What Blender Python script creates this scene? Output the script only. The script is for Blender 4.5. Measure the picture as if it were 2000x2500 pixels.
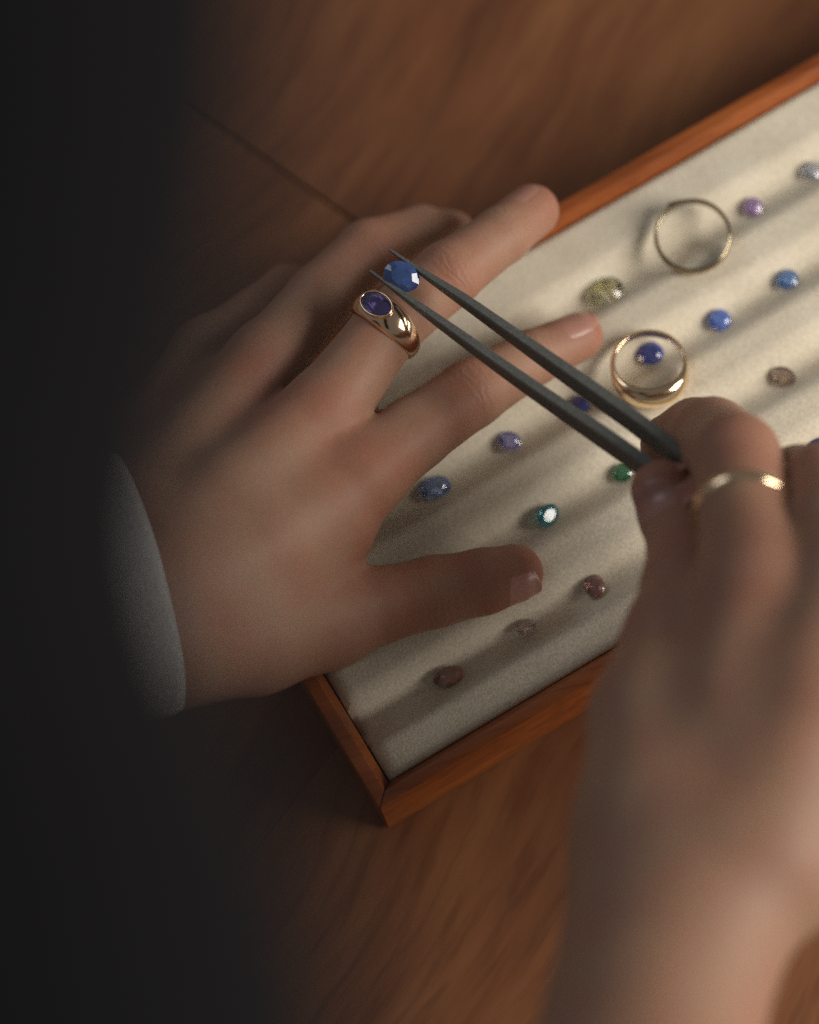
import bpy, bmesh, math, random
import numpy as np
from mathutils import Vector, Matrix
random.seed(7); rng = np.random.default_rng(7)
for o in list(bpy.data.objects): bpy.data.objects.remove(o)
S = 0.001                                   # everything below is laid out in millimetres
scene = bpy.context.scene
COL = scene.collection

# ------------------------------------------------------------------ camera
TILT, ROLL, D, PXMM = math.radians(20), math.radians(14), 680.0, 9.75
P0 = np.array([0.0, 0.0, 41.0])
_f = np.array([0, math.sin(TILT), -math.cos(TILT)])
_r0 = np.array([1.0, 0, 0]); _u0 = np.array([0, math.cos(TILT), math.sin(TILT)])
RT = math.cos(ROLL) * _r0 - math.sin(ROLL) * _u0
UP = math.sin(ROLL) * _r0 + math.cos(ROLL) * _u0
CAM = P0 - D * _f
cam_d = bpy.data.cameras.new('camera'); cam = bpy.data.objects.new('camera', cam_d); COL.objects.link(cam)
m = Matrix.Identity(4)
for i in range(3):
    m[i][0] = RT[i]; m[i][1] = UP[i]; m[i][2] = -_f[i]; m[i][3] = CAM[i] * S
cam.matrix_world = m
cam_d.sensor_fit = 'HORIZONTAL'; cam_d.sensor_width = 24.0
cam_d.lens = 24.0 * D / (2000 / PXMM)
cam_d.clip_start = 0.01; cam_d.clip_end = 20
cam_d.dof.use_dof = True; cam_d.dof.focus_distance = D * S
cam_d.dof.aperture_fstop = cam_d.lens / 27.0
scene.camera = cam

# ------------------------------------------------------------------ world, lamps, exposure
w = bpy.data.worlds.new('World'); scene.world = w; w.use_nodes = True
bg = w.node_tree.nodes['Background']; bg.inputs[0].default_value = (1.0, 0.95, 0.90, 1); bg.inputs[1].default_value = 0.12
def area(name, loc, target, sx, sy, power, col):
    l = bpy.data.lights.new(name, 'AREA'); l.shape = 'RECTANGLE'; l.size = sx * S; l.size_y = sy * S
    l.energy = power; l.color = col
    o = bpy.data.objects.new(name, l); COL.objects.link(o); o.location = Vector(loc) * S
    o.rotation_euler = (Vector(target) - Vector(loc)).to_track_quat('-Z', 'Y').to_euler()
    return o
area('window_light', (760, -262, 425), (40, 0, 20), 540, 540, 8.8, (1.0, 0.93, 0.84))
area('cool_fill_light', (-520, 760, 700), (0, 0, 20), 600, 500, 1.5, (0.86, 0.93, 1.0))  # weak cool fill lamp, added for extra glints and lifted shadows
scene.view_settings.view_transform = 'Standard'; scene.view_settings.look = 'None'
scene.view_settings.exposure = 0.08; scene.view_settings.gamma = 1.0
scene.cycles.use_denoising = False
scene.cycles.use_adaptive_sampling = False
scene.cycles.sample_clamp_indirect = 3.0
scene.cycles.max_bounces = 10; scene.cycles.transmission_bounces = 8

# ------------------------------------------------------------------ helpers
def ray(px, py):
    d = _f * D + RT * ((px - 1000) / PXMM) + UP * ((1250 - py) / PXMM)
    return d / np.linalg.norm(d)
def P(px, py, z):                            # the point at height z over the table that the photo shows there
    d = ray(px, py); return CAM + d * ((z - CAM[2]) / d[2])
def PD(px, py, depth):
    d = ray(px, py); return CAM + d * (depth / d.dot(_f))
def scr(x, y, toward=0.0):                   # a direction given right / up / toward the viewer
    v = RT * x + UP * y - _f * toward; return v / np.linalg.norm(v)
def unit(v): v = np.asarray(v, float); return v / np.linalg.norm(v)

def thing(name, label, cat, origin, group=None):
    o = bpy.data.objects.new(name, None); COL.objects.link(o); o.location = Vector(origin) * S
    o.empty_display_size = 0.01
    o['label'] = label; o['category'] = cat; o['origin'] = [float(c) for c in origin]
    if group: o['group'] = group
    return o
def world_origin(o):
    r = np.zeros(3)
    while o is not None:
        if 'off' in o: r += np.array(o['off'])
        elif 'origin' in o: r += np.array(o['origin'])
        o = o.parent
    return r
def mk(name, V, F, mat, parent=None, smooth=True, origin=None, auto=None):
    V = np.asarray(V, float)
    org = np.zeros(3)
    if parent is not None: org = np.array(parent['origin'])
    elif origin is not None: org = np.asarray(origin, float)
    me = bpy.data.meshes.new(name)
    me.from_pydata(((V - org) * S).tolist(), [], [list(map(int, f)) for f in F]); me.update()
    if smooth: me.polygons.foreach_set('use_smooth', [True] * len(me.polygons))
    me.materials.append(mat)
    o = bpy.data.objects.new(name, me); COL.objects.link(o)
    if parent is not None: o.parent = parent; o['origin'] = [float(c) for c in org]
    else: o.location = Vector(org) * S; o['origin'] = [float(c) for c in org]
    if auto is not None:
        try: me.set_sharp_from_angle(angle=math.radians(auto))
        except Exception: pass
    return o
def tag(o, label, cat, group=None):
    o['label'] = label; o['category'] = cat
    if group: o['group'] = group
    return o
def bevelled(V, F, width, seg=2):
    bm = bmesh.new(); vs = [bm.verts.new(v) for v in V]
    for f in F: bm.faces.new([vs[i] for i in f])
    bmesh.ops.recalc_face_normals(bm, faces=bm.faces[:])
    bmesh.ops.bevel(bm, geom=bm.edges[:], offset=width, segments=seg, profile=0.6, affect='EDGES')
    bm.verts.index_update()
    V2 = np.array([v.co[:] for v in bm.verts]); F2 = [[v.index for v in f.verts] for f in bm.faces]
    bm.free(); return V2, F2
BOXF = [(0,3,2,1),(4,5,6,7),(0,1,5,4),(1,2,6,5),(2,3,7,6),(3,0,4,7)]
def tube(path, rad, closed_caps=True, n=24, flat=None):
    """sweep of a circle; rad per point"""
    path = np.asarray(path, float); V = []; F = []
    t = np.gradient(path, axis=0); t /= np.linalg.norm(t, axis=1)[:, None]
    a = unit(np.cross(t[0], [0.3, 0.2, 0.93]))
    for i, p in enumerate(path):
        a = unit(a - t[i] * a.dot(t[i])); b = np.cross(t[i], a)
        for k in range(n):
            th = 2 * math.pi * k / n
            V.append(p + rad[i] * (math.cos(th) * a + math.sin(th) * b))
    for i in range(len(path) - 1):
        for k in range(n):
            F.append((i*n+k, i*n+(k+1) % n, (i+1)*n+(k+1) % n, (i+1)*n+k))
    if closed_caps:
        F.append(list(range(n))[::-1]); F.append([(len(path)-1)*n+k for k in range(n)])
    return np.array(V), F

# ------------------------------------------------------------------ materials
def mat(name):
    mt = bpy.data.materials.new(name); mt.use_nodes = True
    nt = mt.node_tree; return mt, nt, nt.nodes['Principled BSDF']
def N(nt, typ, **kw):
    n = nt.nodes.new(typ)
    for k, v in kw.items():
        if k in n.inputs: n.inputs[k].default_value = v
        else: setattr(n, k, v)
    return n
def ramp(nt, stops):
    r = nt.nodes.new('ShaderNodeValToRGB'); e = r.color_ramp.elements
    while len(e) > 1: e.remove(e[-1])
    e[0].position = stops[0][0]; e[0].color = stops[0][1]
    for p, c in stops[1:]:
        x = e.new(p); x.color = c
    return r
def c4(r, g, b): return (r, g, b, 1)

def skin_material(name, base, red):
    mt, nt, b = mat(name); L = nt.links.new
    tc = N(nt, 'ShaderNodeTexCoord')
    at = N(nt, 'ShaderNodeAttribute', attribute_name='flush')
    n1 = N(nt, 'ShaderNodeTexNoise', Scale=70.0, Detail=4.0); L(tc.outputs['Object'], n1.inputs['Vector'])
    mr = N(nt, 'ShaderNodeMapRange'); L(n1.outputs['Fac'], mr.inputs['Value'])
    mr.inputs['From Min'].default_value = .35; mr.inputs['From Max'].default_value = .7; mr.inputs['To Max'].default_value = .6
    ad = N(nt, 'ShaderNodeMath', operation='ADD', use_clamp=True); L(mr.outputs[0], ad.inputs[0]); L(at.outputs['Fac'], ad.inputs[1])
    mx = N(nt, 'ShaderNodeMix', data_type='RGBA'); L(ad.outputs[0], mx.inputs['Factor'])
    mx.inputs['A'].default_value = c4(*base); mx.inputs['B'].default_value = c4(*red)
    n2 = N(nt, 'ShaderNodeTexNoise', Scale=900.0, Detail=3.0); L(tc.outputs['Object'], n2.inputs['Vector'])
    mx2 = N(nt, 'ShaderNodeMix', data_type='RGBA', blend_type='MULTIPLY'); mx2.inputs['Factor'].default_value = .25
    L(mx.outputs['Result'], mx2.inputs['A']); L(n2.outputs['Color'], mx2.inputs['B'])
    hs = N(nt, 'ShaderNodeMix', data_type='RGBA'); hs.inputs['Factor'].default_value = 0.0
    L(mx2.outputs['Result'], b.inputs['Base Color'])
    b.inputs['Roughness'].default_value = .56; b.inputs['Specular IOR Level'].default_value = .3
    b.inputs['Subsurface Weight'].default_value = .3
    b.inputs['Subsurface Radius'].default_value = (1.0, .36, .2); b.inputs['Subsurface Scale'].default_value = .0025
    v = N(nt, 'ShaderNodeTexVoronoi', Scale=1100.0, feature='DISTANCE_TO_EDGE'); L(tc.outputs['Object'], v.inputs['Vector'])
    bp = N(nt, 'ShaderNodeBump', Strength=.18, Distance=.0003); L(v.outputs['Distance'], bp.inputs['Height'])
    bp2 = N(nt, 'ShaderNodeBump', Strength=.25, Distance=.0008); L(n1.outputs['Fac'], bp2.inputs['Height']); L(bp.outputs[0], bp2.inputs['Normal'])
    fs = N(nt, 'ShaderNodeAttribute', attribute_name='fold_s'); fm = N(nt, 'ShaderNodeAttribute', attribute_name='fold_m')
    n3 = N(nt, 'ShaderNodeTexNoise', Scale=260.0, Detail=2.0); L(tc.outputs['Object'], n3.inputs['Vector'])
    q1 = N(nt, 'ShaderNodeMath', operation='MULTIPLY_ADD'); L(n3.outputs['Fac'], q1.inputs[0]); q1.inputs[1].default_value = 4.5; L(fs.outputs['Fac'], q1.inputs[2])
    q2 = N(nt, 'ShaderNodeMath', operation='MULTIPLY'); L(q1.outputs[0], q2.inputs[0]); q2.inputs[1].default_value = 3.3
    q3 = N(nt, 'ShaderNodeMath', operation='SINE'); L(q2.outputs[0], q3.inputs[0])
    q4 = N(nt, 'ShaderNodeMath', operation='MULTIPLY'); L(q3.outputs[0], q4.inputs[0]); L(fm.outputs['Fac'], q4.inputs[1])
    bp3 = N(nt, 'ShaderNodeBump', Strength=.15, Distance=.00035); L(q4.outputs[0], bp3.inputs['Height']); L(bp2.outputs[0], bp3.inputs['Normal'])
    L(bp3.outputs[0], b.inputs['Normal'])
    return mt
M_SKIN_L = skin_material('skin', (.385, .225, .15), (.37, .155, .10))
M_SKIN_R = skin_material('skin_of_jeweller', (.34, .20, .13), (.34, .155, .105))
def nail_material(name, col):
    mt, nt, b = mat(name)
    b.inputs['Base Color'].default_value = c4(*col); b.inputs['Roughness'].default_value = .36
    b.inputs['Subsurface Weight'].default_value = .3; b.inputs['Subsurface Scale'].default_value = .001
    b.inputs['Coat Weight'].default_value = .1; b.inputs['Coat Roughness'].default_value = .15
    return mt
M_NAIL = nail_material('nail', (.385, .195, .145))

def wood_material(name, dark, mid, light, rough=.45, sx=6, sy=60, spec=.4):
    mt, nt, b = mat(name); L = nt.links.new
    tc = N(nt, 'ShaderNodeTexCoord'); oi = N(nt, 'ShaderNodeObjectInfo')
    va = N(nt, 'ShaderNodeVectorMath', operation='ADD'); L(tc.outputs['Object'], va.inputs[0])
    sc = N(nt, 'ShaderNodeVectorMath', operation='SCALE'); L(oi.outputs['Location'], sc.inputs[0]); sc.inputs['Scale'].default_value = 3.7
    L(sc.outputs[0], va.inputs[1])
    wob = N(nt, 'ShaderNodeTexNoise', Scale=5.0, Detail=2.0); L(va.outputs[0], wob.inputs['Vector'])
    wv = N(nt, 'ShaderNodeVectorMath', operation='MULTIPLY_ADD'); L(wob.outputs['Color'], wv.inputs[0])
    wv.inputs[1].default_value = (.0, .085, .0); L(va.outputs[0], wv.inputs[2])
    mp = N(nt, 'ShaderNodeMapping'); mp.inputs['Scale'].default_value = (sx, sy, sy); L(wv.outputs[0], mp.inputs['Vector'])
    n1 = N(nt, 'ShaderNodeTexNoise', Scale=1.0, Detail=6.0, Roughness=.62); L(mp.outputs[0], n1.inputs['Vector'])
    mp2 = N(nt, 'ShaderNodeMapping'); mp2.inputs['Scale'].default_value = (sx * 7, sy * 8, sy * 8); L(wv.outputs[0], mp2.inputs['Vector'])
    n2 = N(nt, 'ShaderNodeTexNoise', Scale=1.0, Detail=3.0); L(mp2.outputs[0], n2.inputs['Vector'])
    r = ramp(nt, [(.32, c4(*dark)), (.49, c4(*mid)), (.66, c4(*light))]); L(n1.outputs['Fac'], r.inputs[0])
    r2 = ramp(nt, [(.36, c4(.55, .50, .47)), (.5, c4(1, 1, 1))]); L(n2.outputs['Fac'], r2.inputs[0])
    mx = N(nt, 'ShaderNodeMix', data_type='RGBA', blend_type='MULTIPLY'); mx.inputs['Factor'].default_value = .4
    L(r.outputs[0], mx.inputs['A']); L(r2.outputs[0], mx.inputs['B']); L(mx.outputs['Result'], b.inputs['Base Color'])
    b.inputs['Roughness'].default_value = rough; b.inputs['Specular IOR Level'].default_value = spec
    bp = N(nt, 'ShaderNodeBump', Strength=.2, Distance=.0004); L(n2.outputs['Fac'], bp.inputs['Height']); L(bp.outputs[0], b.inputs['Normal'])
    return mt
M_TABLE = wood_material('table_wood', (.105, .036, .014), (.18, .065, .025), (.26, .105, .040), .5, 6, 32)
M_TRAY = wood_material('tray_wood', (.19, .050, .013), (.29, .078, .018), (.37, .108, .026), .35, 9, 90)

def cloth_material(name, col, scale=1600, strength=.35, sheen=.3):
    mt, nt, b = mat(name); L = nt.links.new
    tc = N(nt, 'ShaderNodeTexCoord')
    n1 = N(nt, 'ShaderNodeTexNoise', Scale=float(scale), Detail=4.0); L(tc.outputs['Object'], n1.inputs['Vector'])
    n2 = N(nt, 'ShaderNodeTexNoise', Scale=60.0, Detail=4.0); L(tc.outputs['Object'], n2.inputs['Vector'])
    r = ramp(nt, [(.3, c4(*[c * .78 for c in col])), (.7, c4(*[min(1, c * 1.12) for c in col]))]); L(n1.outputs['Fac'], r.inputs[0])
    r2 = ramp(nt, [(.3, c4(.86, .84, .82)), (.7, c4(1, 1, 1))]); L(n2.outputs['Fac'], r2.inputs[0])
    mx = N(nt, 'ShaderNodeMix', data_type='RGBA', blend_type='MULTIPLY'); mx.inputs['Factor'].default_value = 1
    L(r.outputs[0], mx.inputs['A']); L(r2.outputs[0], mx.inputs['B']); L(mx.outputs['Result'], b.inputs['Base Color'])
    b.inputs['Roughness'].default_value = .95; b.inputs['Specular IOR Level'].default_value = .1
    b.inputs['Sheen Weight'].default_value = sheen
    bp = N(nt, 'ShaderNodeBump', Strength=strength, Distance=.0003); L(n1.outputs['Fac'], bp.inputs['Height']); L(bp.outputs[0], b.inputs['Normal'])
    return mt
M_PAD = cloth_material('cushion_cloth', (.77, .70, .56))
M_CUFF = cloth_material('shirt_cloth', (.52, .52, .52), 1200, .3, .1)
M_JACKET = cloth_material('jacket_cloth', (.0064, .0063, .0076), 700, .4, .0)
def metal(name, col, rough):
    mt, nt, b = mat(name); L = nt.links.new
    b.inputs['Metallic'].default_value = 1; b.inputs['Base Color'].default_value = c4(*col)
    tc = N(nt, 'ShaderNodeTexCoord'); n1 = N(nt, 'ShaderNodeTexNoise', Scale=400.0, Detail=3.0); L(tc.outputs['Object'], n1.inputs['Vector'])
    mr = N(nt, 'ShaderNodeMapRange'); mr.inputs['To Min'].default_value = rough * .7; mr.inputs['To Max'].default_value = rough * 1.4
    L(n1.outputs['Fac'], mr.inputs['Value']); L(mr.outputs[0], b.inputs['Roughness'])
    return mt
M_GOLD = metal('rose_gold', (.90, .66, .46), .13)
M_YGOLD = metal('yellow_gold', (.90, .70, .47), .13)
M_DARKM = metal('darkened_gold', (.36, .30, .20), .2)  # gold with the dark room's reflection put into its base colour
def tweezer_material():
    mt, nt, b = mat('dark_steel'); L = nt.links.new
    tc = N(nt, 'ShaderNodeTexCoord'); n1 = N(nt, 'ShaderNodeTexNoise', Scale=2600.0, Detail=2.0); L(tc.outputs['Object'], n1.inputs['Vector'])
    r = ramp(nt, [(.3, c4(.10, .105, .10)), (.7, c4(.22, .225, .21))]); L(n1.outputs['Fac'], r.inputs[0])
    L(r.outputs[0], b.inputs['Base Color'])
    b.inputs['Metallic'].default_value = .55; b.inputs['Roughness'].default_value = .48
    bp = N(nt, 'ShaderNodeBump', Strength=.25, Distance=.0001); L(n1.outputs['Fac'], bp.inputs['Height']); L(bp.outputs[0], b.inputs['Normal'])
    return mt
M_STEEL = tweezer_material()
def gem_material(name, col, trans=.75, ior=1.77, cloud=0.0):
    mt, nt, b = mat(name); L = nt.links.new
    tc = N(nt, 'ShaderNodeTexCoord'); n1 = N(nt, 'ShaderNodeTexNoise', Scale=420.0, Detail=4.0); L(tc.outputs['Object'], n1.inputs['Vector'])
    r = ramp(nt, [(.3, c4(*[c ** .8 * (.85 if trans > .5 else .6) for c in col])), (.7, c4(*[min(1, c ** .8 * 1.25) for c in col]))]); L(n1.outputs['Fac'], r.inputs[0])
    if trans < .7: L(r.outputs[0], b.inputs['Base Color'])
    else: b.inputs['Base Color'].default_value = c4(*[min(.95, c ** (.75 if trans < .86 else .5)) for c in col])
    b.inputs['Transmission Weight'].default_value = trans; b.inputs['IOR'].default_value = ior; b.inputs['Roughness'].default_value = .02
    return mt

# ------------------------------------------------------------------ table of dark boards
g0 = P(640, 1100, 0); g1 = P(1280, 330, 0)
gd = unit((g1 - g0) * [1, 1, 0]); gn = np.array([-gd[1], gd[0], 0])        # along / across the grain
J = P(1560, 900, 0)                                                       # a point on the long joint
table = thing('table', 'dark brown wooden table of wide boards under the tray and the hands', 'table', (0, 0, -22))
seam = P(715, 440, 0)
sa = float((seam - J).dot(gd))
def plank(a0, a1, b0, b1):
    V = [(a0, b0, -22), (a1, b0, -22), (a1, b1, -22), (a0, b1, -22), (a0, b0, 0), (a1, b0, 0), (a1, b1, 0), (a0, b1, 0)]
    V, F = bevelled(V, BOXF, .3, 2)
    c = np.array([(a0 + a1) / 2, (b0 + b1) / 2, 0]); V = V - c
    me = bpy.data.meshes.new('plank'); me.from_pydata((V * S).tolist(), [], F); me.update(); me.materials.append(M_TABLE)
    o = bpy.data.objects.new('plank', me); COL.objects.link(o); o.parent = table
    wc = J * [1, 1, 0] + gd * c[0] + gn * c[1] - np.array(table['origin'])
    o.location = Vector(wc) * S; o.rotation_euler = (0, 0, math.atan2(gd[1], gd[0]))
gap = .12
plank(-520, sa, gap, 260); plank(sa + .75, 560, gap, 260)
plank(-520, 60, 260 + gap, 420); plank(60 + gap, 560, 260 + gap, 420)
plank(-520, 250, -165, 0); plank(250 + gap, 560, -165, 0)
plank(-520, -160, -330, -165 - gap); plank(-160 + gap, 560, -330, -165 - gap)

# ------------------------------------------------------------------ display tray
ZR, ZP = 24.0, 21.2
O = P(927, 1974, ZR)
e = unit((P(1441, 1672, ZR) - O) * [1, 1, 0]); e2 = unit((P(2000, 125, ZR) - P(1342, 509, ZR)) * [1, 1, 0]); e = unit(e + e2)
nn = np.array([-e[1], e[0], 0])
WT = float((P(1342, 509, ZR) - O).dot(nn)); LT = 330.0; TW = 5.4
def T(a, b, z): return np.array([O[0], O[1], 0]) + e * a + nn * b + np.array([0, 0, z])
def tb(p): return float((p - O).dot(nn))
tray = thing('display_tray', 'orange brown wooden display tray lined with beige cushion rolls holding gemstones', 'tray', T(0, 0, 0))
def wall(name, o0, o1, i1, i0):                 # outer and inner plan corners, mitred; inner top edge chamfered
    lerp = lambda p, q, t: (p[0] + (q[0] - p[0]) * t, p[1] + (q[1] - p[1]) * t)
    m0, m1 = lerp(o0, i0, .60), lerp(o1, i1, .60)
    V = [T(*c, .6) for c in (o0, o1, i1, i0)] + [T(*c, ZR) for c in (o0, o1, m1, m0)] + [T(*c, ZR - 3.4) for c in (i1, i0)]
    F = [(0, 3, 2, 1), (4, 5, 6, 7), (7, 6, 8, 9), (0, 1, 5, 4), (3, 9, 8, 2), (1, 2, 8, 6, 5), (0, 4, 7, 9, 3)]
    V, F = bevelled(V, F, .45, 2); return mk(name, V, F, M_TRAY, tray, True, auto=30)
g = .08
wall('side_wall', (g, 0), (LT - g, 0), (LT - TW - g, TW), (TW + g, TW))
wall('side_wall', (g, WT), (LT - g, WT), (LT - TW - g, WT - TW), (TW + g, WT - TW))
wall('end_wall', (0, g), (0, WT - g), (TW, WT - TW - g), (TW, TW + g))
wall('end_wall', (LT, g), (LT, WT - g), (LT - TW, WT - TW - g), (LT - TW, TW + g))
V = [T(a, b, z) for z in (1.5, 4.0) for a, b in ((TW + .1, TW + .1), (LT - TW - .1, TW + .1), (LT - TW - .1, WT - TW - .1), (TW + .1, WT - TW - .1))]
mk('tray_base', V, BOXF, M_TRAY, tray, False)
ZG = ZP - 3.5
slots = [np.mean([tb(P(x, y, ZG)) for x, y in pts]) for pts in (
    [(1452, 1430), (1285, 1532), (1095, 1652)], [(1340, 1258), (1520, 1152), (1910, 918)],
    [(1065, 1190), (1245, 1075), (1757, 780), (1923, 682)], [(1478, 708), (1838, 505), (1980, 415)])]
edges = [TW + .4] + [float(s) for s in slots] + [WT - TW - .4]
def roll(b0, b1, first, last):
    nb = 34; na = 150; V = []; F = []
    A = np.linspace(TW + .5, LT - TW - .5, na)
    u = np.linspace(0, 1, nb); B = b0 + (b1 - b0) * (.5 - .5 * np.cos(u * math.pi)); 
    for a in A:
        wob = .35 * math.sin(a * .07 + b0) + .2 * math.sin(a * .19 + 2 * b0)
        for b in B:
            z = ZP + .25 * math.sin(a * .05 + b * .2)
            for dist, end in ((b - b0, first), (b1 - b, last)):
                if end:
                    if dist < 2.0: z -= 1.2 * (1 - math.sqrt(max(0, 1 - ((2.0 - dist) / 2.0) ** 2)))
                else:
                    if dist < 9.0: z -= 5.2 * (.5 + .5 * math.cos(math.pi * dist / 9.0)) ** 1.3
            de = min(a - A[0], A[-1] - a); R = 2.5
            if de < R: z -= 1.6 * (1 - math.sqrt(max(0, 1 - ((R - de) / R) ** 2)))
            k = min(1, (b - b0) / 6, (b1 - b) / 6)
            V.append(T(a, b + wob * 0.35 * k, z + wob * .25 * k))
    for i in range(na - 1):
        for j in range(nb - 1):
            F.append((i*nb+j, (i+1)*nb+j, (i+1)*nb+j+1, i*nb+j+1))
    base = len(V)
    for i, a in enumerate(A): V.append(T(a, b0, 4.2)); V.append(T(a, b1, 4.2))
    for i in range(na - 1):
        F.append((i*nb, base+2*i, base+2*i+2, (i+1)*nb)); F.append((i*nb+nb-1, (i+1)*nb+nb-1, base+2*i+3, base+2*i+1))
        F.append((base+2*i, base+2*i+1, base+2*i+3, base+2*i+2))
    F.append([j for j in range(nb)] + [base + 1, base]); l = (na - 1) * nb
    F.append([l + j for j in range(nb)][::-1] + [base + 2*(na-1), base + 2*(na-1) + 1])
    mk('cushion_roll', V, F, M_PAD, tray, True, auto=60)
for i in range(5): roll(edges[i] + .004, edges[i + 1] - .004, i == 0, i == 4)

# ------------------------------------------------------------------ gemstones
def gem_mesh(a, b, crown=.34, pav=.62, n=8, table=.58):
    """faceted oval: table, star / bezel / girdle facets, two-tier pavilion. a, b half axes; heights times b"""
    V = []; F = []
    def ringv(r, z, off, m):
        s = len(V)
        for k in range(m):
            th = 2 * math.pi * (k + off) / m; V.append((a * r * math.cos(th), b * r * math.sin(th), z * b))
        return s
    t = ringv(table, crown, 0, n); mid = ringv(.80, crown * .55, .5, n); g1 = ringv(1, .03, 0, 2 * n); g2 = ringv(1, -.03, 0, 2 * n)
    pm = ringv(.56, -pav * .55, 0, n); cu = len(V); V.append((0, 0, -pav * b))
    F.append([t + k for k in range(n)])
    for k in range(n):
        k1 = (k + 1) % n; G = lambda q: g1 + q % (2 * n)
        F.append((t + k, mid + k, t + k1))
        F.append((t + k, G(2*k), mid + k)) if False else None
        F.append((mid + k, G(2*k), G(2*k+1))); F.append((mid + k, G(2*k+1), G(2*k+2)))
        F.append((t + k1, mid + k, G(2*k+2), mid + k1))
    F = [f for f in F if f is not None]
    for q in range(2 * n):
        q1 = (q + 1) % (2 * n); F.append((g1 + q, g2 + q, g2 + q1, g1 + q1))
    for k in range(n):
        k1 = (k + 1) % n; H = lambda q: g2 + q % (2 * n)
        F.append((H(2*k), pm + k, H(2*k+1))); F.append((H(2*k+1), pm + k1, H(2*k+2))); F.append((pm + k, pm + k1, H(2*k+1)))
        F.append((pm + k, cu, pm + k1))
    return np.array(V), F
def frame(normal, xdir):
    z = unit(normal); x = np.asarray(xdir, float); x = unit(x - z * x.dot(z)); return np.array([x, np.cross(z, x), z])
def place_gem(c, a, b, normal, xdir, material, parent=None, name='gemstone', **kw):
    V, F = gem_mesh(a, b, **kw); R = frame(normal, xdir); V = V @ R + np.asarray(c)
    bmf = mk(name, V, F, material, parent, False, origin=None if parent is not None else c)
    bm = bmesh.new(); bm.from_mesh(bmf.data); bmesh.ops.recalc_face_normals(bm, faces=bm.faces[:]); bm.to_mesh(bmf.data); bm.free()
    return bmf
GEMS = [  # px, py, half width, half height (px), angle deg (up positive), colour, transmission, label
    (1983, 415, 26, 25, 0, (.62, .68, .95), .9, 'pale ice blue round gemstone at the right photo edge, highest in the tray'),
    (1838, 505, 24, 26, 10, (.42, .26, .55), .6, 'small purple round gemstone right of the thin dark ring'),
    (1478, 708, 46, 39, 25, (1.0, .92, .50), 1.0, 'large pale yellow oval gemstone beside the index fingertip'),
    (1923, 681, 27, 27, 0, (.16, .34, .80), .8, 'bright blue round gemstone by the right edge, in the second row from the back'),
    (1757, 781, 28, 28, 0, (.13, .24, .78), .6, 'vivid blue round gemstone just right of the thick gold ring'),
    (1588, 862, 34, 30, 0, (.07, .09, .42), .6, 'dark blue round gemstone lying inside the thick gold ring'),
    (1912, 919, 33, 24, -20, (.42, .30, .24), .85, 'greyish brown oval gemstone above the bent index knuckle'),
    (1245, 1076, 28, 23, -25, (.34, .34, .78), .85, 'violet blue oval gemstone between the index finger and the tweezers'),
    (1063, 1190, 39, 30, 15, (.36, .52, 1.0), .85, 'pale lavender blue oval gemstone half under the palm edge'),
    (1339, 1258, 33, 24, 40, (.06, .36, .46), .8, 'teal blue oval gemstone with a bright white reflection on its table'),
    (1520, 1153, 26, 24, 20, (.05, .24, .12), .8, 'deep green gemstone partly behind the tweezers and thumb tip'),
    (1452, 1431, 25, 31, 10, (.30, .13, .11), .6, 'brownish red oval gemstone left of the jeweller thumb base'),
    (1285, 1531, 25, 20, 30, (.66, .52, .52), .92, 'faint pale pink gemstone below the left thumb'),
    (1095, 1651, 38, 24, 25, (.28, .12, .085), .55, 'rust brown long oval gemstone nearest the front corner of the tray'),
    (1417, 986, 26, 20, -30, (.04, .05, .28), .5, 'navy blue gemstone showing through the gap between the tweezer arms'),
    (1995, 1086, 24, 20, 20, (.05, .05, .22), .5, 'dark navy gemstone at the right photo edge behind the bent fingers'),
]
for i, (px, py, hw, hh, ang, col, tr, lab) in enumerate(GEMS):
    z = ZG + .6; c = P(px, py, z)
    th = math.radians(ang); xd = scr(math.cos(th), math.sin(th))
    nrm = unit(np.array([0, 0, 1.0]) + .14 * rng.normal(size=3) * [1, 1, 0])
    if 'white reflection' in lab: nrm = unit(unit(np.array([760, -262, 425]) - c) + unit(CAM - c))
    mt = gem_material('gem_%s' % lab.split()[0], col, tr)
    o = place_gem(c, hw / 9.4, hh / 9.4, nrm, xd, mt, pav=.55)
    tag(o, lab, 'gemstone', 'loose gemstones lying in the tray slots')

# ------------------------------------------------------------------ rings
def ring_mesh(c, axis, up, rin, width, thick, nphi=120, ns=13):
    R = frame(axis, up); x, y, z = R; V = []; F = []
    prof = [(-1, 0), (-1, .25)] + [(math.cos(t), .25 + .75 * math.sin(t)) for t in np.linspace(math.pi * .97, math.pi * .03, ns)] + [(1, .25), (1, 0), (.5, -.03), (-.5, -.03)]
    m = len(prof)
    for k in range(nphi):
        ph = 2 * math.pi * k / nphi; d = x * math.cos(ph) + y * math.sin(ph)
        q = ph if ph < math.pi else 2 * math.pi - ph
        wd, tk = width(q), thick(q)
        for (s, r) in prof: V.append(np.asarray(c) + d * (rin + tk * r) + z * (s * wd / 2))
    for k in range(nphi):
        k1 = (k + 1) % nphi
        for j in range(m):
            j1 = (j + 1) % m; F.append((k*m+j, k1*m+j, k1*m+j1, k*m+j1))
    return np.array(V), F
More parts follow.
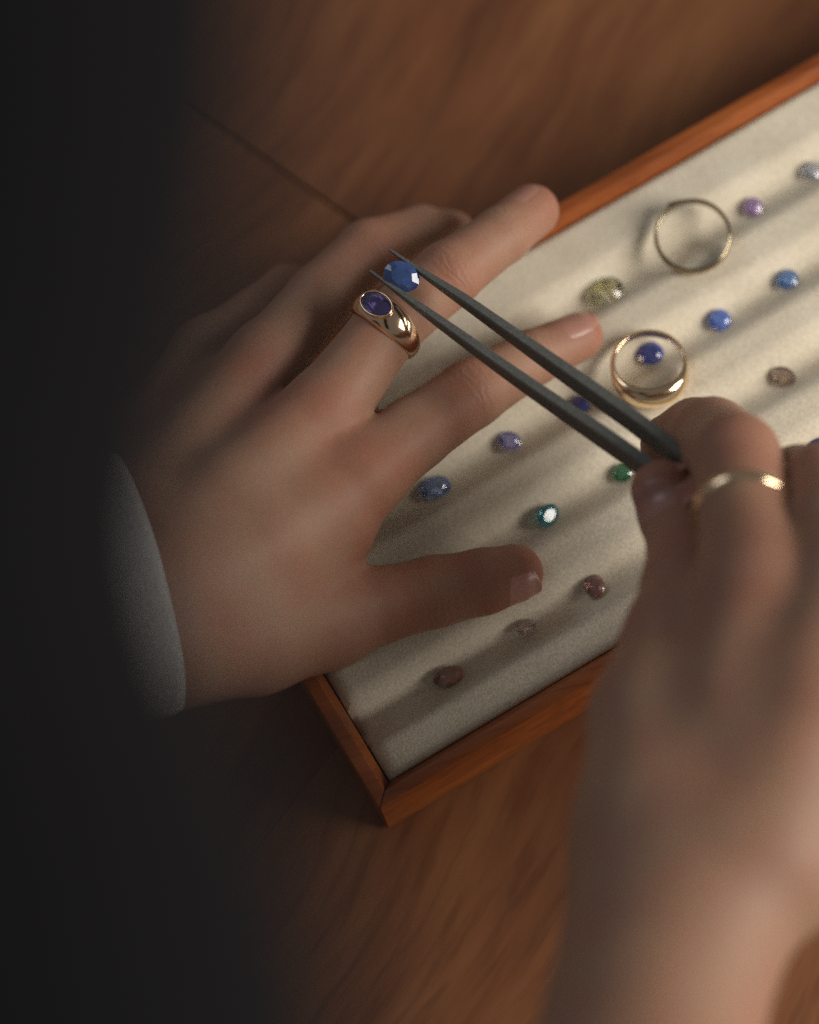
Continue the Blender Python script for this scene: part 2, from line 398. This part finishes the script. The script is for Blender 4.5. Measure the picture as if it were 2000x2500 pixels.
def rim_torus(c, n, xd, a, b, r, nu=48, nv=10):
    R = frame(n, xd); V = []; F = []
    for i in range(nu):
        t = 2 * math.pi * i / nu; p = R[0] * a * math.cos(t) + R[1] * b * math.sin(t); o = unit(R[0] * math.cos(t) / a + R[1] * math.sin(t) / b)
        for j in range(nv):
            s = 2 * math.pi * j / nv; V.append(np.asarray(c) + p + o * r * math.cos(s) + R[2] * r * 2.2 * math.sin(s))
    for i in range(nu):
        for j in range(nv):
            F.append((i*nv+j, ((i+1) % nu)*nv+j, ((i+1) % nu)*nv+(j+1) % nv, i*nv+(j+1) % nv))
    return np.array(V), F
def ease(q, a, b): t = min(1, max(0, (q - a) / (b - a))); return t * t * (3 - 2 * t)

# gold ring worn on the middle finger
MID = [(790, 1010, 48, 10.3), (945, 800, 47.5, 8.6), (1095, 670, 47, 8.5), (1225, 575, 41, 7.4), (1300, 515, 35, 7.0)]
rc = P(946, 800, 47.5); rax = unit(P(1010, 735, 47.4) - P(880, 872, 47.8))
rup = scr(-.34, .35, .86); rup = unit(rup - rax * rup.dot(rax))
worn = thing('ring', 'polished gold dome ring with oval violet stone worn on the middle finger', 'ring', rc, 'gold rings')
V, F = ring_mesh(rc, rax, rup, 8.55, lambda q: 8.6 - 4.2 * ease(q, .3, 2.1), lambda q: 2.7 - 1.3 * ease(q, .2, 2.0))
mk('band', V, F, M_GOLD, worn)
xd_g = np.cross(rax, rup)
gc = rc + rup * (8.55 + 1.95)
V, F = rim_torus(gc + rup * .35, rup, xd_g, 4.82, 3.15, .30); mk('bezel', V, F, M_GOLD, worn)
V, F = tube([gc - rup * 2.2, gc - rup * .6, gc + rup * .2], [3.2, 3.6, 3.2], True, 32)
place_gem(gc + rup * .6, 4.6, 2.95, rup, xd_g, gem_material('gem_violet', (.045, .036, .22), .8), worn, 'stone', crown=.28, pav=.6, table=.54)

# rings lying on the cushions
def flat_ring(px, py, z, tilt, up_s, rin, width, thick, material, label):
    c = P(px, py, z); ax = unit(np.array([0, 0, 1.0]) + tilt)
    r = thing('ring', label, 'ring', c - [0, 0, z - ZP], None)
    up = scr(*up_s); up = unit(up - ax * up.dot(ax))
    V, F = ring_mesh(c, ax, up, rin, width, thick); mk('band', V, F, material, r)
    return r, c, ax, up
tw_cam = unit(-ray(1600, 700))
r1, c1, ax1, up1 = flat_ring(1692, 577, ZP + 2.6, (tw_cam * [1, 1, 0]) * .38, (-.55, .83), 9.3, lambda q: 3.2 + .6 * (1 - ease(q, 0, .5)), lambda q: 1.0 + .6 * (1 - ease(q, 0, .45)),
    M_DARKM, 'thin plain ring lying flat on the cushions near the back rim')
place_gem(c1 + up1 * 10.6, 1.7, 1.3, up1, ax1, gem_material('gem_black', (.03, .02, .05), .4), r1, 'stone')
r2, c2, ax2, up2 = flat_ring(1585, 890, ZP + 3.2, (tw_cam * [1, 1, 0]) * -.20, (.10, -1), 8.9, lambda q: 8.0 - 5.4 * ease(q, .3, 2.0), lambda q: 3.3 - 2.1 * ease(q, .35, 1.7),
    M_YGOLD, 'thick gold ring lying on the cushions round a dark blue stone')
place_gem(c2 + up2 * 11.0, 3.0, 2.2, up2, np.cross(ax2, up2), gem_material('gem_plum', (.14, .07, .18), .7), r2, 'stone')

# ------------------------------------------------------------------ organic surfaces from distance fields
def cone(p, a, b, ra, rb):
    ab = b - a; L2 = float(ab.dot(ab)); t = np.clip(((p - a) @ ab) / L2, 0, 1)
    q = p - a - t[:, None] * ab
    return np.sqrt((q * q).sum(1)) - (ra + (rb - ra) * t)
def smin(a, b, k):
    h = np.clip(.5 + .5 * (b - a) / k, 0, 1); return b + (a - b) * h - k * h * (1 - h)
def chain(pts): return [(P(x, y, z), r) for x, y, z, r in pts]
def sdf_chain(p, ch, k=1.2):
    d = None
    for (a, ra), (b, rb) in zip(ch[:-1], ch[1:]):
        c = cone(p, a, b, ra, rb); d = c if d is None else smin(d, c, k)
    return d
def surface_nets(f, lo, hi, h):
    ax = [np.arange(lo[i], hi[i] + h, h) for i in range(3)]; n = [len(a) for a in ax]
    G = np.stack(np.meshgrid(*ax, indexing='ij'), -1).reshape(-1, 3)
    val = np.concatenate([f(G[i:i + 400000]) for i in range(0, len(G), 400000)]).reshape(n)
    s = val < 0
    cn = [n[0]-1, n[1]-1, n[2]-1]; acc = np.zeros(cn + [3]); cnt = np.zeros(cn)
    corners = [(i, j, k) for i in (0, 1) for j in (0, 1) for k in (0, 1)]
    sub = lambda A, c: A[c[0]:c[0]+cn[0], c[1]:c[1]+cn[1], c[2]:c[2]+cn[2]]
    for d in range(3):
        for c in corners:
            if c[d]: continue
            c2 = list(c); c2[d] = 1
            v0, v1 = sub(val, c), sub(val, c2); msk = (v0 < 0) != (v1 < 0)
            t = np.where(msk, v0 / np.where(msk, v0 - v1, 1), 0)
            for q in range(3): acc[..., q] += np.where(msk, (t if q == d else c[q]), 0)
            cnt += msk
    act = cnt > 0; idx = -np.ones(cn, int); idx[act] = np.arange(act.sum())
    ii = np.argwhere(act); V = lo + (ii + acc[act] / cnt[act][:, None]) * h
    F = []
    for d in range(3):
        u, v = (d + 1) % 3, (d + 2) % 3
        sl0 = [slice(None)] * 3; sl1 = [slice(None)] * 3; sl0[d] = slice(0, -1); sl1[d] = slice(1, None)
        cr = s[tuple(sl0)] != s[tuple(sl1)]; e_ = np.argwhere(cr)
        ok = (e_[:, u] > 0) & (e_[:, v] > 0) & (e_[:, u] < n[u]-1) & (e_[:, v] < n[v]-1); e_ = e_[ok]
        inside = s[tuple(sl0)][tuple(e_.T)]
        q = []
        for du, dv in ((-1, -1), (0, -1), (0, 0), (-1, 0)):
            c = e_.copy(); c[:, u] += du; c[:, v] += dv; q.append(idx[tuple(c.T)])
        q = np.stack(q, 1); q[~inside] = q[~inside][:, ::-1]; F.append(q)
    F = np.concatenate(F)
    for _ in range(3):
        d = f(V); eps = .05
        gr = np.stack([(f(V + np.eye(3)[i] * eps) - f(V - np.eye(3)[i] * eps)) / (2 * eps) for i in range(3)], 1)
        V = V - (np.clip(d, -h, h) / np.maximum((gr * gr).sum(1), .25))[:, None] * gr * .9
    return V, F
def organic(name, f, pts, pad, h, material, parent, spots=(), folds=()):
    A = np.array([p for p, r in pts]); Rr = np.array([r for p, r in pts])[:, None]
    lo = (A - Rr).min(0) - pad; hi = (A + Rr).max(0) + pad
    V, F = surface_nets(f, lo, hi, h)
    o = mk(name, V, F, material, parent)
    if len(spots):
        fl = np.zeros(len(V))
        for c, r, k in spots: fl += k * np.exp(-((V - c) ** 2).sum(1) / (r * r))
        at = o.data.attributes.new('flush', 'FLOAT', 'POINT'); at.data.foreach_set('value', np.clip(fl, 0, 1).astype(np.float32))
    if len(folds):
        fs = np.zeros(len(V)); fm = np.zeros(len(V)); best = np.full(len(V), 0.0)
        for c, ax_, dn, r in folds:
            q = V - c; al = q @ ax_; up_ = q @ dn
            m_ = np.exp(-(al / (r * .55)) ** 2) * np.clip(up_ / r * 1.6, 0, 1) * (np.sqrt((q * q).sum(1)) < 2.2 * r)
            sel = m_ > best; best[sel] = m_[sel]; fs[sel] = al[sel]
        for nm, vv in (('fold_s', fs), ('fold_m', best)):
            at = o.data.attributes.new(nm, 'FLOAT', 'POINT'); at.data.foreach_set('value', vv.astype(np.float32))
    return o
def joint_folds(fing, idx, dors):
    out = []
    for i in idx:
        a = unit(fing[i + 1][0] - fing[i - 1][0]); d_ = unit(dors - a * dors.dot(a)); out.append((fing[i][0], a, d_, fing[i][1]))
    return out
def nail(f, base, tip, normal, width, material, parent, back=.35, front=1.0, label=None, rt=6.4):
    """a curved plate laid on the finger between base and tip (points on the finger's axis)"""
    ax = unit(tip - base); n = unit(normal - ax * np.dot(normal, ax)); sd = np.cross(ax, n); L = np.linalg.norm(tip - base)
    nu, nv = 13, 15; rows = []; ext = []
    for j in range(nv):
        v = j / (nv - 1); s = back + (front - back) * v
        wv = width * (.80 + .2 * math.sin(math.pi * min(1, v * .5 + .2))) * math.sqrt(max(0.02, 1 - max(0, (v - .72) / .29) ** 2)) * math.sqrt(max(.05, 1 - max(0, (.22 - v) / .24) ** 2))
        sc_ = min(s * L, L + .55 * rt)
        for i in range(nu):
            u = -1 + 2 * i / (nu - 1); ang = u * .95
            o0 = base + ax * sc_; ext.append(ax * (s * L - sc_))
            dirn = n * math.cos(ang * wv / width) + sd * math.sin(ang * wv / width)
            rows.append((o0, dirn))
    O0 = np.array([r[0] for r in rows]); DN = np.array([r[1] for r in rows])
    t = np.full(len(rows), 18.0)
    for _ in range(30):
        t = np.clip(t - np.clip(f(O0 + DN * t[:, None]), -3, 3) * .9, 0, 18)
    O0 = O0; EX = np.array(ext)
    vv_ = np.repeat(np.linspace(0, 1, nv), nu); uu_ = np.tile(np.linspace(-1, 1, nu), nv)
    lift = -.30 + .42 * np.clip(vv_ / .3, 0, 1) - .22 * np.abs(uu_) ** 4
    top = EX + O0 + DN * (t + lift)[:, None]; bot = EX + O0 + DN * (t - .9)[:, None]
    V = np.concatenate([top, bot]); m_ = nu * nv; F = []
    for j in range(nv - 1):
        for i in range(nu - 1):
            a, b, c, d = j*nu+i, j*nu+i+1, (j+1)*nu+i+1, (j+1)*nu+i
            F.append((a, b, c, d)); F.append((m_+a, m_+d, m_+c, m_+b))
    bd = [i for i in range(nu)] + [j*nu+nu-1 for j in range(1, nv)] + [(nv-1)*nu+i for i in range(nu-2, -1, -1)] + [j*nu for j in range(nv-2, 0, -1)]
    for a, b in zip(bd, bd[1:] + bd[:1]): F.append((a, m_+a, m_+b, b))
    o = mk('fingernail', V, F, material, parent, True, auto=50)
    if label: o['label'] = label
    return o

# ---- the hand with the ring (left hand, seen from its back)
L_FING = [chain(MID),
    chain([(885, 1160, 46, 10.6), (1010, 1060, 42, 9.3), (1150, 962, 38, 8.7), (1300, 873, 30, 7.2), (1412, 822, 25.5, 6.4)]),
    chain([(645, 885, 40, 9.6), (782, 727, 36, 8.8), (903, 614, 32, 8.5), (1030, 565, 26, 6.8), (1105, 570, 17, 6.2)]),
    chain([(500, 860, 28, 8.6), (622, 778, 27, 8.0), (700, 712, 22, 7.2), (760, 705, 14, 6.0), (800, 690, 10, 5.6)]),
    chain([(800, 1510, 36, 12.0), (925, 1478, 33, 9.6), (1060, 1445, 30, 9.0), (1180, 1420, 27.5, 8.3), (1255, 1400, 26, 7.5)])]
L_PALM = [chain(c) for c in (
    [(885, 1160, 45, 10.6), (650, 1320, 54, 11.5), (400, 1480, 64, 14)],
    [(790, 1010, 47.5, 10.6), (560, 1210, 56, 11.5), (360, 1400, 65, 14)],
    [(645, 880, 40, 9.8), (470, 1090, 48, 11), (320, 1310, 59, 13)],
    [(500, 860, 27, 9.0), (370, 1060, 39, 10.5), (280, 1250, 53, 12.5)],
    [(800, 1510, 36, 12.5), (620, 1545, 45, 15), (420, 1580, 60, 15)],
    [(802, 1288, 43, 11.6), (600, 1450, 48, 14)],
    [(700, 1190, 38, 12), (560, 1340, 42, 15)], [(560, 1000, 36, 11), (430, 1240, 44, 14)],
    [(400, 1560, 63, 14), (120, 1610, 78, 18), (-250, 1690, 104, 24)],
    [(370, 1440, 65, 14), (100, 1500, 80, 19), (-250, 1560, 106, 24)],
    [(300, 1290, 62, 13), (60, 1370, 76, 18), (-260, 1450, 102, 22)])]
_b = P(885, 1160, 45)
def f_left(p):
    pal = None
    for c in L_PALM: d = sdf_chain(p, c, 3); pal = d if pal is None else smin(pal, d, 7.0)
    fin = None
    for c in L_FING: d = sdf_chain(p, c, 1.5); fin = d if fin is None else smin(fin, d, 1.2)
    return smin(pal, fin, 3.6)
wearer = thing('person', 'hand with a gold ring spread over the tray, dark jacket sleeve and grey shirt cuff', 'person', P(300, 1450, 0))
allp = [q for c in L_FING + L_PALM for q in c]
J_ = lambda px, py, z: P(px, py, z)
spots = [(J_(790, 1000, 57), 11, .55), (J_(885, 1130, 56), 11, .5), (J_(645, 860, 53), 10, .5), (J_(490, 830, 48), 9, .5),
         (J_(1095, 650, 54), 8, .5), (J_(1150, 950, 46), 9, .6), (J_(1440, 800, 27), 10, .9), (J_(1330, 500, 38), 8, .5), (J_(1270, 1390, 28), 13, .6),
         (J_(1060, 1450, 36), 18, .5), (J_(905, 600, 45), 9, .4), (J_(680, 650, 40), 9, .4), (J_(860, 1400, 40), 9, .5)]
dz = scr(-.25, .5, .8)
organic('body', f_left, allp, 4, 1.4, M_SKIN_L, wearer, spots, joint_folds(L_FING[0], (2, 3), dz) + joint_folds(L_FING[1], (2, 3), dz) + joint_folds(L_FING[2], (2,), dz) + joint_folds(L_FING[3], (2,), dz) + joint_folds(L_FING[4], (2,), scr(.1, -.2, .9)))
nail(f_left, L_FING[0][3][0], L_FING[0][4][0], scr(-.55, .75, .45), 4.8, M_NAIL, wearer, .25, 1.22)
nail(f_left, L_FING[1][3][0], L_FING[1][4][0], scr(-.1, .75, .7), 4.8, M_NAIL, wearer, .35, 1.35)
nail(f_left, L_FING[4][3][0], L_FING[4][4][0], scr(.30, -.70, .60), 6.0, nail_material('thumb_nail', (.44, .23, .18)), wearer, .25, 1.62)

# shirt cuff and jacket
ca = unit(P(640, 1340, 56) - P(300, 1425, 66)); ca = unit(ca - np.array([0, 0, .06]))
cc = P(352, 1415, 66)
cw = unit(P(435, 1716, 64) - P(278, 1101, 64)); cw = unit(cw - ca * cw.dot(ca)); ct = np.cross(ca, cw)
def cuff():
    V = []; F = []; n = 72; prof = []
    for s in np.linspace(0, -60, 26): prof.append((s, 0.0))
    outer = [(s, 1.3) for s, _ in prof]; inner = [(s, 0.0) for s, _ in prof[::-1]]
    loop = outer + inner; m_ = len(loop)
    for s, off in loop:
        fl = .04 * max(0, -s)
        rnd = -0.7 * (1 if (s > -1 and off > 0) else 0)
        for k in range(n):
            th = 2 * math.pi * k / n
            wr = .35 * math.sin(3 * th + s * .13) + .25 * math.sin(7 * th - s * .2)
            V.append(cc + ca * (s + .6 * math.sin(2 * th + 1)) + cw * (32.2 + off + fl + wr + rnd) * math.cos(th) + ct * (23.0 + off + fl + wr + rnd) * math.sin(th))
    for i in range(m_):
        for k in range(n):
            F.append((i*n+k, i*n+(k+1) % n, ((i+1) % m_)*n+(k+1) % n, ((i+1) % m_)*n+k))
    return mk('shirt_cuff', V, F, M_CUFF, wearer)
cuff()
W0 = cc - ca * 25; W1 = cc - ca * 95 + np.array([0, 0, 16])
E0 = PD(-1500, 1750, 520)
BODY = [(PD(-790, -2400, 210), 46), (PD(-815, 0, 210), 46), (PD(-945, 700, 210), 46), (PD(-1160, 1400, 210), 46), (PD(-885, 2100, 210), 46), (PD(-680, 2700, 212), 48), (PD(-700, 5000, 235), 62)]
def f_sleeve(p):
    def sl(off):
        d = None
        for k in (-1, 0, 1):
            a0 = W0 + cw * 8 * k + ca * 30; a1 = W1 + cw * 8 * k
            c = cone(p, a0, a1, 27.5 + off, 31 + off); d = c if d is None else smin(d, c, 6)
        return d
    u = (p - W0) @ ca; v = p @ cw
    s_ = sl(0) + .9 * np.sin(u * .16 + v * .05) * np.sin(v * .09 + 1)
    s_ = np.maximum(s_, u + .6 * np.sin(v * .1))
    return np.maximum(s_, -np.maximum(sl(-3.6), -(u + 40)))
def f_jacket(p):
    u = (p - W1) @ ca
    arm = np.maximum(smin(cone(p, W1 + ca * 6, E0, 38, 50), cone(p, W1 + cw * 7 + ca * 6, E0, 34, 50), 4), u - 8) + 1.2 * np.sin(u * .1)
    return smin(arm, sdf_chain(p, BODY, 10) + .8 * np.sin(p[:, 1] * .09) * np.sin(p[:, 0] * .05), 14)
organic('jacket_sleeve', f_sleeve, [(W0, 40), (W1, 44)], 6, 1.9, M_JACKET, wearer)
organic('jacket', f_jacket, [(W1, 44), (E0, 52)] + BODY, 6, 6.0, M_JACKET, wearer)

# ---- the hand with the tweezers (right hand, its thumb side to the viewer)
R_FING = [
    chain([(1850, 1430, 98, 13.0), (1818, 1260, 89, 10.6), (1797, 1118, 80, 10.4), (1738, 1072, 61, 10.0), (1700, 1066, 52, 9.4), (1640, 1084, 48, 7.8)]),
    chain([(2070, 1420, 101, 12.4), (2040, 1290, 93, 10.8), (2015, 1190, 79, 10.4), (1950, 1180, 67, 9), (1880, 1200, 58, 7.4)]),
    chain([(2270, 1500, 95, 11.5), (2230, 1350, 85, 10), (2190, 1270, 71, 9.6), (2110, 1260, 66, 8.5), (2050, 1290, 54, 7)]),
    chain([(2440, 1640, 85, 10.5), (2400, 1500, 75, 9), (2360, 1430, 64, 8.4), (2280, 1420, 62, 7.5), (2220, 1440, 52, 6.4)]),
    chain([(1672, 1570, 84, 13.4), (1676, 1440, 79, 10.6), (1678, 1335, 71, 9.2), (1650, 1255, 64, 8.9), (1615, 1196, 66, 7.4)])]
R_PALM = [chain(c) for c in (
    [(1850, 1430, 96, 12.4), (1800, 1720, 101.523, 14.1), (1740, 2080, 103.554, 17.4)],
    [(2070, 1420, 100, 12.6), (1980, 1720, 105.523, 15.2), (1840, 2080, 106.554, 17.4)],
    [(2270, 1500, 92.6154, 11.6), (2110, 1760, 99.4154, 14.2), (1890, 2090, 103.277, 16.4)],
    [(2440, 1640, 78.7385, 10.9), (2200, 1850, 87.9231, 13.7), (1900, 2100, 97, 16.4)],
    [(1672, 1570, 83.6769, 13.7), (1625, 1760, 91.4154, 16.7), (1620, 2000, 98.7692, 18.9), (1625, 2150, 100, 18.4)],
    [(1790, 1540, 84.5077, 12), (1700, 1800, 89.3077, 15.2)],
    [(1980, 1600, 82.8462, 15.1), (1850, 1900, 89.5385, 18.3)],
    [(1615, 2100, 99, 19), (1570, 2500, 111, 20), (1490, 3000, 131, 25.6)],
    [(1720, 2100, 103, 18.4), (1605, 2500, 115, 20), (1540, 3000, 135, 25.6)],
    [(1822, 2080, 103.554, 16.9), (1640, 2500, 113, 15.9), (1570, 3000, 129, 22.5)])]
def f_right(p):
    pal = None
    for c in R_PALM: d = sdf_chain(p, c, 4); pal = d if pal is None else smin(pal, d, 6.0)
    fin = None
    for c in R_FING: d = sdf_chain(p, c, 1.8); fin = d if fin is None else smin(fin, d, 1.2)
    return smin(pal, fin, 5.0)
jeweller = thing('person', 'bare forearm and hand with bent fingers pinching a pair of tweezers', 'person', P(1650, 2200, 0))
spots = [(J_(1850, 1420, 109), 14, .35), (J_(1800, 1080, 88), 11, .6), (J_(1700, 1050, 66), 10, .5), (J_(1620, 1200, 70), 12, .7), (J_(1690, 1340, 78), 12, .5), (J_(2015, 1180, 87), 12, .4), (J_(1600, 1500, 87), 22, .3)]
organic('body', f_right, [q for c in R_FING + R_PALM for q in c], 4, 1.8, M_SKIN_R, jeweller, spots, joint_folds(R_FING[0], (2, 4), scr(0, .5, .8)) + joint_folds(R_FING[1], (2,), scr(0, .5, .8)) + joint_folds(R_FING[4], (2,), scr(-.3, 0, .9)))
nail(f_right, R_FING[4][3][0], R_FING[4][4][0], scr(-.55, -.1, .8), 6.6, nail_material('thumbnail', (.33, .165, .14)), jeweller, .0, 1.55)

# thin gold ring worn by the jeweller
c3 = P(1814, 1246, 88); ax3 = unit(P(1797, 1118, 80) - P(1818, 1260, 89)); up3 = scr(.86, -.05, .25); up3 = unit(up3 - ax3 * up3.dot(ax3))
thin = thing('ring', 'slim gold band with a small pale stone on the bent index finger by the tweezers', 'ring', c3, 'gold rings')
V, F = ring_mesh(c3, ax3, up3, 10.65, lambda q: 3.4, lambda q: 1.25); mk('band', V, F, M_YGOLD, thin)
place_gem(c3 + up3 * 12.3, 2.6, 2.6, up3, ax3, gem_material('gem_pale', (.62, .68, .80), .9), thin, 'stone')

# ------------------------------------------------------------------ tweezers and the stone they grip
def blade(pts, name, parent, roll=.42):
    P3 = np.array([P(x, y, z) for x, y, z, w_, t_ in pts]); Wd = .86 * np.array([q[3] for q in pts]); Th = np.array([q[4] for q in pts])
    s = np.concatenate([[0], np.cumsum(np.linalg.norm(np.diff(P3, axis=0), axis=1))]); ss = np.linspace(0, s[-1], 150)
    C = np.stack([np.interp(ss, s, P3[:, i]) for i in range(3)], 1); ww = np.interp(ss, s, Wd); tt = np.interp(ss, s, Th)
    ker = np.ones(15) / 15
    for A in (ww, tt): A[:] = np.convolve(np.pad(A, 7, mode='edge'), ker, 'valid')
    C = np.stack([np.convolve(np.pad(C[:, i], 7, mode='reflect', reflect_type='odd'), ker, 'valid') for i in range(3)], 1)
    tan = np.gradient(C, axis=0); tan /= np.linalg.norm(tan, axis=1)[:, None]
    V = []; F = []; cham = .22
    sec = [(-1+cham, -1), (1-cham, -1), (1, -1+cham), (1, 1-cham), (1-cham, 1), (-1+cham, 1), (-1, 1-cham), (-1, -1+cham)]
    for i in range(len(C)):
        k = -_f; k = unit(k - tan[i] * k.dot(tan[i])); o = np.cross(tan[i], k)
        if o.dot(UP) < 0: o = -o
        ed = math.cos(roll) * k + math.sin(roll) * o                     # narrow edge turned to the viewer
        fc = math.cos(roll) * o - math.sin(roll) * k
        tooth = (.10 if (i % 2 and 18 < i < 140) else 0) * min(1, ww[i])
        for x, y in sec:
            V.append(C[i] + fc * x * tt[i] / 2 + ed * (y * ww[i] / 2 - (tooth if y < -.9 else 0)))
    m_ = len(sec)
    for i in range(len(C) - 1):
        for j in range(m_): F.append((i*m_+j, i*m_+(j+1) % m_, (i+1)*m_+(j+1) % m_, (i+1)*m_+j))
    F.append(list(range(m_))[::-1]); F.append([(len(C)-1)*m_+j for j in range(m_)])
    o = mk(name, V, F, M_STEEL, parent, True, auto=25)
    bm = bmesh.new(); bm.from_mesh(o.data); bmesh.ops.recalc_face_normals(bm, faces=bm.faces[:]); bm.to_mesh(o.data); bm.free()
    return o
tweez = thing('tweezers', 'dark grey steel tweezers with fine points gripping a blue oval stone', 'tweezers', P(1300, 900, 62))
blade([(951, 609, 61, .5, .5), (992, 638, 61, 1.1, 1.0), (1062, 686, 61.2, 2.5, 1.9), (1125, 727, 61.5, 3.8, 2.4), (1200, 781, 62, 4.6, 2.6), (1400, 924, 64, 6.6, 3.1), (1570, 1044, 66, 7.4, 3.3), (1672, 1128, 67, 7.6, 3.3), (1740, 1210, 68, 7.4, 3.2), (1850, 1335, 69, 7.0, 3.0)], 'arm', tweez)
blade([(903, 661, 61, .5, .5), (962, 704, 61, 1.4, 1.2), (1032, 756, 61.2, 2.8, 2.0), (1110, 812, 61.5, 3.9, 2.4), (1200, 878, 62, 4.7, 2.7), (1300, 949, 63, 5.6, 2.9), (1420, 1031, 64, 6.8, 3.2), (1540, 1114, 66, 7.4, 3.3), (1640, 1187, 67, 7.4, 3.3), (1740, 1255, 68, 7.4, 3.2), (1846, 1344, 69, 7.0, 3.0)], 'arm', tweez)
V, F = tube([P(1842, 1325, 68), P(1875, 1365, 68.5), P(1930, 1430, 69)], [3.0, 3.2, 2.6]); mk('joint', V, F, M_STEEL, tweez)
gm = gem_material('gem_sapphire', (.028, .068, .25), .4)
o = place_gem(P(981, 675, 61.3), 4.75, 3.75, scr(.02, -.02, 1), scr(.90, -.42), gm, crown=.30, pav=.5, table=.60)
tag(o, 'cloudy blue oval sapphire held between the tweezer points', 'gemstone')
